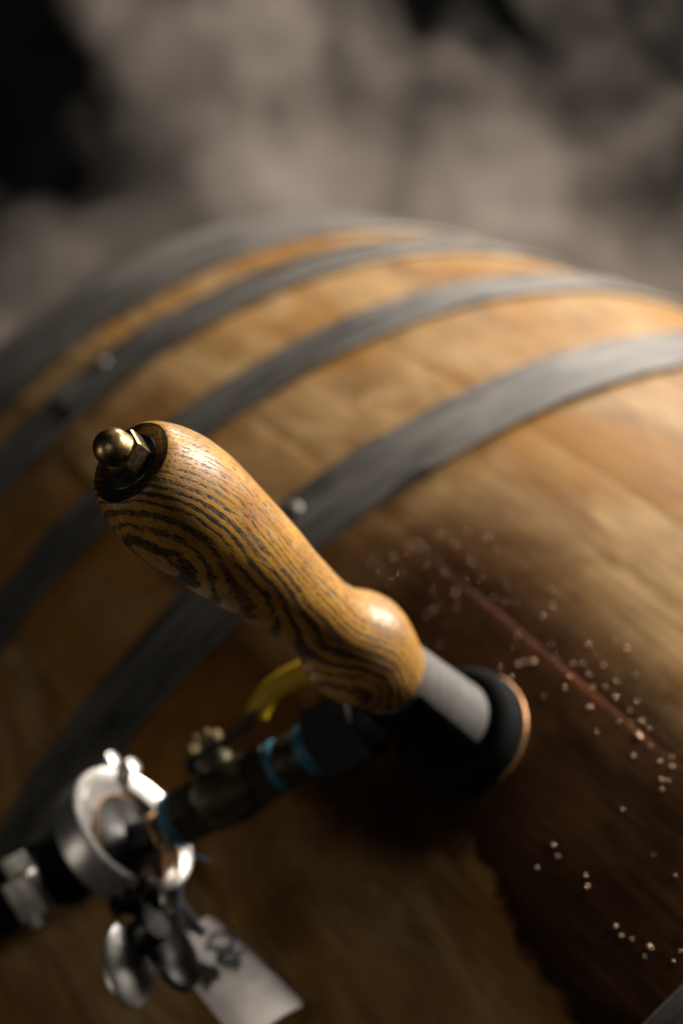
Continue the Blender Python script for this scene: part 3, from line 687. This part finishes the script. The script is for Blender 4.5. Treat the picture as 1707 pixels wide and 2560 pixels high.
# ------------------------------------------------------------------ clamp round the pipe joint
CO = (.1225, -.003, .0360); CC = (CO[1], CO[2])
TILT = Vector((1, .10, -.24)).to_track_quat('X', 'Z').to_matrix().to_4x4()
clamp = empty('pipe_clamp', frame(CO) @ TILT, 'polished steel ring clamp with wing nut joining the tap pipe to the black hose', 'clamp')
x0 = CO[0]
sec = []
for sg in (-1, 1):
    half = [(.0206, x0 + sg * .0026), (.0198, x0 + sg * .0032), (.0200, x0 + sg * .0042), (.0242, x0 + sg * .0066), (.0254, x0 + sg * .0068), (.0262, x0 + sg * .0061), (.0265, x0 + sg * .0046)]
    sec += half if sg < 0 else half[::-1]
sec += [(.0238, x0 + .0018), (.0238, x0 - .0018)]
for a0, a1 in ((math.radians(10), math.radians(171)), (math.radians(189), math.radians(350))):
    build('clamp_half', sweep_arc(sec, a0, a1, 40, CC), M['steel'], clamp, 32, CO)
hy = CC[0] - .0285
build('hinge_block', join(box(x0, hy + .001, CC[1] + .0045, .0128, .0060, .0052, .0012, 3), box(x0, hy + .001, CC[1] - .0045, .0128, .0060, .0052, .0012, 3)), M['steel'], clamp, 40, CO)
for dz in (.0048, -.0048):
    build('hinge_pin', xf(lathe([(.0024, -.0082), (.0030, -.0078), (.0030, -.0070), (.0020, -.0068), (.0020, .0068), (.0030, .0070), (.0030, .0078), (.0024, .0082)], 20, 'X'), Matrix.Translation((x0, hy, CC[1] + dz))), M['steel'], clamp, 40, CO)
ey = CC[0] + .0285
build('clamp_ear', join(box(x0, ey - .001, CC[1] + .0062, .0125, .0095, .0042, .0012, 3), box(x0, ey - .001, CC[1] - .0062, .0125, .0095, .0042, .0012, 3)), M['ferrule'], clamp, 40, CO)
# bolt swings out of the ears; the wing nut tightens on it
by = ey + .002
bolt = build('bolt', tube([(x0, by, CC[1] - .013), (x0, by, CC[1] + .0110)], .0030, 20), M['ferrule'], clamp, 40, CO)
def wing(cx, cy, cz):
    parts = [xf(lathe([(.0048, -.0035), (.0056, -.003), (.0056, .003), (.0046, .0045), (.0030, .0046)], 28, 'X'), Matrix.Translation((cx, cy, cz)))]
    return parts[0]
WX, WY, WZ = x0 - .001, ey + .0130, CC[1] + .0010
build('wing_nut_hub', xf(lathe([(.0030, -.0070), (.0058, -.0070), (.0064, -.0062), (.0060, .0048), (.0050, .0060), (.0030, .0060)], 32, 'X'), Matrix.Translation((WX, WY, WZ))), M['ferrule'], clamp, 35, CO)
def ear(sx, tilt):
    n = 36; vs, fs = [], []
    for s in (-1, 1):
        for lv in (1.0, .86):
            for k in range(n):
                a = 2 * PI * k / n
                e = Vector((s * (.0010 if lv > .9 else .0022), .0150 * lv * math.cos(a), .0105 * lv * math.sin(a)))
                vs.append(e)
    for s in range(2):
        o = s * 2 * n
        for k in range(n):
            l = (k + 1) % n
            fs.append((o + k, o + l, o + n + l, o + n + k))
        fs.append(tuple(range(o + n, o + 2 * n)))
    for k in range(n):
        l = (k + 1) % n
        fs.append((k, l, 2 * n + l, 2 * n + k))
    mt = Matrix.Translation((WX + sx, WY + (.009 if sx > 0 else .007), WZ + (.004 if sx > 0 else -.009))) @ Matrix.Rotation(math.radians(tilt), 4, 'Z')
    return xf((vs, fs), mt)
build('wing', ear(.0060, -10), M['steel'], clamp, 40, CO)
build('wing', ear(-.0022, 4), M['ferrule'], clamp, 40, CO)  # rear wing wears the shaded copy of the steel

gas = build('gasket_ring', px([(.1209, .0120), (.1209, .0204), (.1222, .0204), (.1222, .0120)]), M['gasket'], dev, smooth=30)

# ------------------------------------------------------------------ hose and its band clip
HO = (.136, -.003, .033)
hose = empty('hose', frame(HO), 'black rubber hose leading from the ring clamp across the barrel to the lower left', 'hose')
build('hose_ferrule', lathe([(.0100, .1224), (.0224, .1224), (.0226, .1236), (.0205, .1240), (.0140, .1256), (.0092, .1285), (.0085, .1310), (.0085, .1500)], 48, 'X', CC), M['steel_dull'], hose, 30, HO)
hpth = [(.1325, -.003, .0360), (.148, -.0045, .0352), (.166, -.0075, .0320), (.185, -.0115, .0262), (.205, -.0165, .0175), (.235, -.024, .002), (.275, -.035, -.026), (.325, -.05, -.075), (.38, -.06, -.15), (.41, -.06, -.26), (.42, -.05, -.40), (.44, -.03, -.52)]
hs = spline(hpth, 8)
build('hose_tube', tube(hs, [.0118] + [.0128] * (len(hs) - 1), 32), M['rubber'], hose, 60, HO)
# clip
kc = Vector((.1560, -.0040, .0335)); kd = Vector((.018, -.003, -.0032)).normalized()
clip = empty('hose_clip', frame(tuple(kc)), 'small steel screw clip tightened round the black hose', 'hose clip')
q = kd.to_track_quat('X', 'Z').to_matrix().to_4x4()
KM = Matrix.Translation(kc) @ q
band = [(.0129, -.0048), (.0136, -.0048), (.0136, .0048), (.0129, .0048)]
build('band', xf(lathe(band, 64, 'X', closed=True), KM), M['steel_dull'], clip, 30, tuple(kc))
ang = math.radians(45)
R60 = KM @ Matrix.Rotation(ang, 4, 'X')
build('screw_housing', xf(join(box(0, .0165, 0, .0150, .0064, .0165, .0014, 3), box(0, .0140, .0045, .0120, .0024, .022, .0006, 2)), R60), M['clip'], clip, 40, tuple(kc))
build('screw', xf(lathe([(.0030, -.0110), (.0036, -.0106), (.0036, -.0078), (.0024, -.0076), (.0024, .0090), (.0018, .0094)], 24), R60 @ Matrix.Translation((0, .0175, 0))), M['clip'], clip, 40, tuple(kc))

# ------------------------------------------------------------------ tag lying on the barrel below the clamp
TO = (.112, .050, .0075)
tg = empty('tag', frame(TO), 'worn white tag with smudged handwriting hanging below the ring clamp', 'tag')
ta = Vector((.1163, .0285, .0122)); td = Vector((-.0226, .0369, -.0006)).normalized(); tn = Vector((-.58, -.24, 1)); tn = (tn - td * tn.dot(td)).normalized(); ts = td.cross(tn)
def TP(l, s, h=0): return ta + td * l + ts * s + tn * (h - .20 * s * s / .013 - .22 * max(0, l - .05) ** 2 / .05)
def tagmesh():
    hw, ln, th = .0110, .0545, .0011
    nl, ns = 40, 14; vs, fs = [], []
    for s in (0, 1):
        for i in range(nl + 1):
            l = ln * i / nl
            cut = min(1, .80 + l / .006 * .2, .88 + (ln - l) / .003 * .12) * (1 + 3.6 * l)
            for j in range(ns + 1):
                q = (-1 + 2 * j / ns) * hw * cut
                vs.append(TP(l, q, th * s + .0005 * noise.noise(Vector((l * 90, q * 90, 2)))))
    W_ = ns + 1; K = (nl + 1) * W_
    for s in (0, 1):
        for i in range(nl):
            for j in range(ns):
                a = s * K + i * W_ + j
                fs.append((a, a + 1, a + W_ + 1, a + W_))
    for i in range(nl):
        for j in (0, ns):
            a = i * W_ + j; fs.append((a, a + W_, a + W_ + K, a + K))
    for j in range(ns):
        for i in (0, nl):
            a = i * W_ + j; fs.append((a, a + 1, a + 1 + K, a + K))
    return vs, fs
plate = build('tag_plate', tagmesh(), M['tag'], tg, 40, TO)
def stroke(pts, r=.0005):
    P = [(l + .001, -q - .0012) for l, q, _ in spline([(a, b, 0) for a, b in pts], 5)]
    vs, fs = [], []
    for i, (l, q) in enumerate(P):
        a, b = P[max(i - 1, 0)], P[min(i + 1, len(P) - 1)]
        d = Vector((b[0] - a[0], b[1] - a[1])).normalized() * r * 1.5 * (.75 + .5 * noise.noise(Vector((l * 700, q * 700, 1))))
        vs += [TP(l - d.y, q + d.x, .00165), TP(l + d.y, q - d.x, .00165)]
        if i: fs.append((2 * i - 2, 2 * i - 1, 2 * i + 1, 2 * i))
    return vs, fs
build('handwriting', join(
    stroke([(.012, -.0010), (.0085, .0030), (.0090, .0075), (.0130, .0088), (.0160, .0060), (.0150, .0020), (.0120, .0005)], .0006),
    stroke([(.0150, .0075), (.0185, .0040), (.0170, .0010), (.0200, -.0010), (.0225, .0030), (.0195, .0060)], .0008),
    stroke([(.0200, .0090), (.0235, .0045), (.0270, .0010)], .0005),
    stroke([(.0180, .0020), (.0225, -.0005), (.0255, .0045)], .0006)), M['ink'], plate, 60, TO)
def blot(l0, s0, rl, rs, seed):
    n = 22; vs = [TP(l0, s0, .00165)]; fs = []
    for k in range(n):
        a = 2 * PI * k / n; q = 1 + .55 * noise.noise(Vector((math.cos(a) * 1.6 + seed, math.sin(a) * 1.6, seed)))
        vs.append(TP(l0 + rl * q * math.cos(a), s0 + rs * q * math.sin(a), .00165))
    for k in range(n): fs.append((0, 1 + k, 1 + (k + 1) % n))
    return vs, fs
build('rust_mark', join(blot(.0205, .0068, .0072, .0027, 3.1), blot(.0235, .0040, .0034, .0022, 7.7)), M['rust'], plate, 60, TO)
build('rust_mark', blot(.0040, .0075, .0034, .0020, 5.2), M['rust'], plate, 60, TO)
# two copper wires round the ferrule neck and the cords that tie the tag to them
def wire(dx, dz):
    return tube(spline([(.1050 + dx, -.0062, PZ + .003), (.1055 + dx, .0010, PZ + .0078), (.1062 + dx, .0092, PZ + .0030), (.1095 + dx, .0112, PZ - .0035 + dz), (.1140 + dx, .0116, PZ - .0095 + dz), (.1150 + dx, .0060, PZ - .0125 + dz), (.1100 + dx, -.0010, PZ - .0085)], 6), .0011, 10)
build('wire_ring', wire(.0012, 0), M['copper'], tg, 60, TO)
build('wire_ring', wire(-.0026, -.003), M['copper'], tg, 60, TO)
for d_, a_ in ((-.0030, Vector((.1185, .0130, .0150))), (.0050, Vector((.1135, .0120, .0180)))):
    e = TP(.0035, d_, .0012)
    build('cord', tube(spline([Vector((.1145, .0118, .0235)), a_, (a_ + e) / 2 + Vector((0, 0, .001)), e, e + td * .003], 5), .0013, 8), M['tie'], tg, 60, TO)
build('cord_bead', xf(lathe([(.00001, -.0032), (.0020, -.0025), (.0028, 0), (.0020, .0025), (.00001, .0032)], 20), Matrix.Translation((.1185, .0128, .0150))), M['ferrule'], tg, 70, TO)

# ------------------------------------------------------------------ water beads round the bung
DROPS = [
    (0.088, -6.29, 0.0017), (0.0856, -7.29, 0.00145), (0.088, -8.23, 0.00132), (0.0986, -8.77, 0.00119), (0.0748, -9.65, 0.0017), (0.0761, -10.92, 0.00145),
    (0.0682, -11.66, 0.00132), (0.0691, -11.13, 0.00119), (0.0945, -4.91, 0.00119), (0.0885, -5.32, 0.00105), (0.0535, -7.06, 0.00158), (0.0581, -8.46, 0.00119),
    (0.0629, -9.52, 0.00132), (0.0531, -5.39, 0.00132), (0.0476, -6.49, 0.00105), (0.0411, -8.59, 0.00145), (0.0357, -8.77, 0.00145), (0.0324, -9.13, 0.00132),
    (0.0407, -9.61, 0.00119), (0.0375, -10.33, 0.00105), (0.0214, -10.54, 0.00158), (0.0201, -9.66, 0.00158), (0.0279, -11.41, 0.00119), (0.0191, -7.61, 0.00132),
    (0.0059, -7.02, 0.00193), (0.009, -6.24, 0.00158), (0.0083, -6.66, 0.00119), (0.0129, -5.46, 0.00119), (0.0066, -5.36, 0.0017), (0.0084, -8.65, 0.00119),
    (0.0029, -8.24, 0.00119), (-0.0048, -8.53, 0.0017), (-0.007, -8.98, 0.00132), (-0.0022, -10.04, 0.00158), (-0.007, -10.0, 0.00105), (-0.0128, -9.67, 0.00145),
    (-0.013, -11.43, 0.00158), (-0.0123, -8.65, 0.00145), (-0.017, -8.23, 0.00158), (-0.0091, -7.71, 0.0017), (-0.0112, -7.02, 0.00158), (-0.0235, -7.12, 0.0017),
    (-0.02, -8.71, 0.00105), (-0.0213, -9.46, 0.00119), (-0.0262, -8.62, 0.00158), (-0.0325, -9.3, 0.00132), (-0.034, -8.58, 0.00132), (-0.0399, -8.57, 0.00158),
    (-0.0439, -8.5, 0.00119), (-0.0383, -8.11, 0.00119), (-0.0448, -7.72, 0.00226), (-0.043, -7.74, 0.0017), (-0.0329, -6.34, 0.00132), (-0.0351, -7.6, 0.00119),
    (-0.0566, -7.39, 0.00132), (-0.0609, -7.63, 0.0017), (-0.0617, -6.69, 0.00132), (-0.064, -6.97, 0.00119), (-0.065, -6.31, 0.00119), (-0.0488, -6.66, 0.00119),
    (-0.05, -7.66, 0.00119), (-0.0572, -8.12, 0.00105), (-0.0084, -5.8, 0.00105), (-0.0539, -0.08, 0.00145), (-0.0579, 0.21, 0.00132), (-0.0557, 1.41, 0.00119),
    (-0.0692, -0.12, 0.00132), (-0.0726, 0.28, 0.00193), (-0.0885, 0.68, 0.00158), (-0.0919, 0.8, 0.00158), (-0.095, 0.56, 0.00105), (-0.1003, 0.22, 0.0017),
    (-0.1015, 0.22, 0.00132), (-0.1018, 0.74, 0.00132), (-0.1089, -0.11, 0.00119), (-0.1082, -0.72, 0.00105), (-0.061, -4.03, 0.00105), (-0.0799, -3.36, 0.00105),
    (-0.0898, -3.36, 0.00119), (0.0168, -6.94, 0.00105), (-0.0065, -11.44, 0.00105), (-0.0242, -10.47, 0.00105), (0.0551, -5.91, 0.00105), (0.0642, -7.6, 0.00119),
    (0.054, -4.7, 0.00105), (0.0869, -4.48, 0.00105), (0.0788, -4.82, 0.00105), (0.0469, -10.07, 0.00105), (0.0453, -11.45, 0.00105), (0.0535, -9.49, 0.00105),
    (0.0625, -6.3, 0.00105), (0.0589, -9.46, 0.00105), (0.078, -5.64, 0.00105), (0.061, -6.17, 0.00099), (0.0974, -7.32, 0.00085), (0.0549, -10.16, 0.00094),
    (0.0385, -3.94, 0.00103), (0.0807, -9.94, 0.00111), (0.0547, -7.32, 0.0012), (0.0958, -5.73, 0.00112), (0.0528, -8.98, 0.00109), (0.0737, -7.28, 0.0012),
    (0.0894, -5.13, 0.00121), (0.1073, -10.19, 0.001), (0.0839, -9.67, 0.00123), (0.0757, -8.62, 0.00088), (0.0436, -5.13, 0.00102), (0.0887, -7.72, 0.00105),
    (0.0761, -5.9, 0.00108), (0.1088, -6.57, 0.00113), (0.0673, -11.45, 0.00125), (0.0845, -8.05, 0.0012), (0.0598, -11.38, 0.00108), (0.0849, -8.44, 0.00119),
    (0.0875, -7.19, 0.00085)
]
bead_me = []
for k in range(3):
    bm = bmesh.new(); bmesh.ops.create_icosphere(bm, subdivisions=3, radius=1)
    for v in bm.verts:
        q = 1 + .10 * noise.noise(v.co * 1.3 + Vector((k * 5, 0, 0)))
        v.co = Vector((v.co.x * q, v.co.y * q, v.co.z * .72))
    me = bpy.data.meshes.new('water_bead'); bm.to_mesh(me); bm.free()
    for p in me.polygons: p.use_smooth = True
    me.materials.append(M['water']); bead_me.append(me)
for i, (x, a, r) in enumerate(DROPS):
    r *= .40
    ph = math.radians(a)
    pr = .0011 if -8.0 < a < 4.4 else -.0001
    R = rad(x) + pr + r * .30
    o = bpy.data.objects.new('water_droplet', bead_me[i % 3]); C.objects.link(o)
    o.matrix_world = Matrix.Translation((x, R * math.sin(ph), ZO + R * math.cos(ph))) @ Matrix.Rotation(-ph, 4, 'X') @ Matrix.Scale(r, 4)
    if x > .022: tag(o, 'tiny bead of water on the brown wood between the bung and the nearest hoop', 'droplet', 'water beads between bung and hoop')
    elif a < -2.6: tag(o, 'tiny bead of water beside the reddish stave seam to the right of the bung', 'droplet', 'water beads along the reddish seam')
    else: tag(o, 'tiny bead of water on the dark wet stain at the lower right', 'droplet', 'water beads on the dark wet stain')
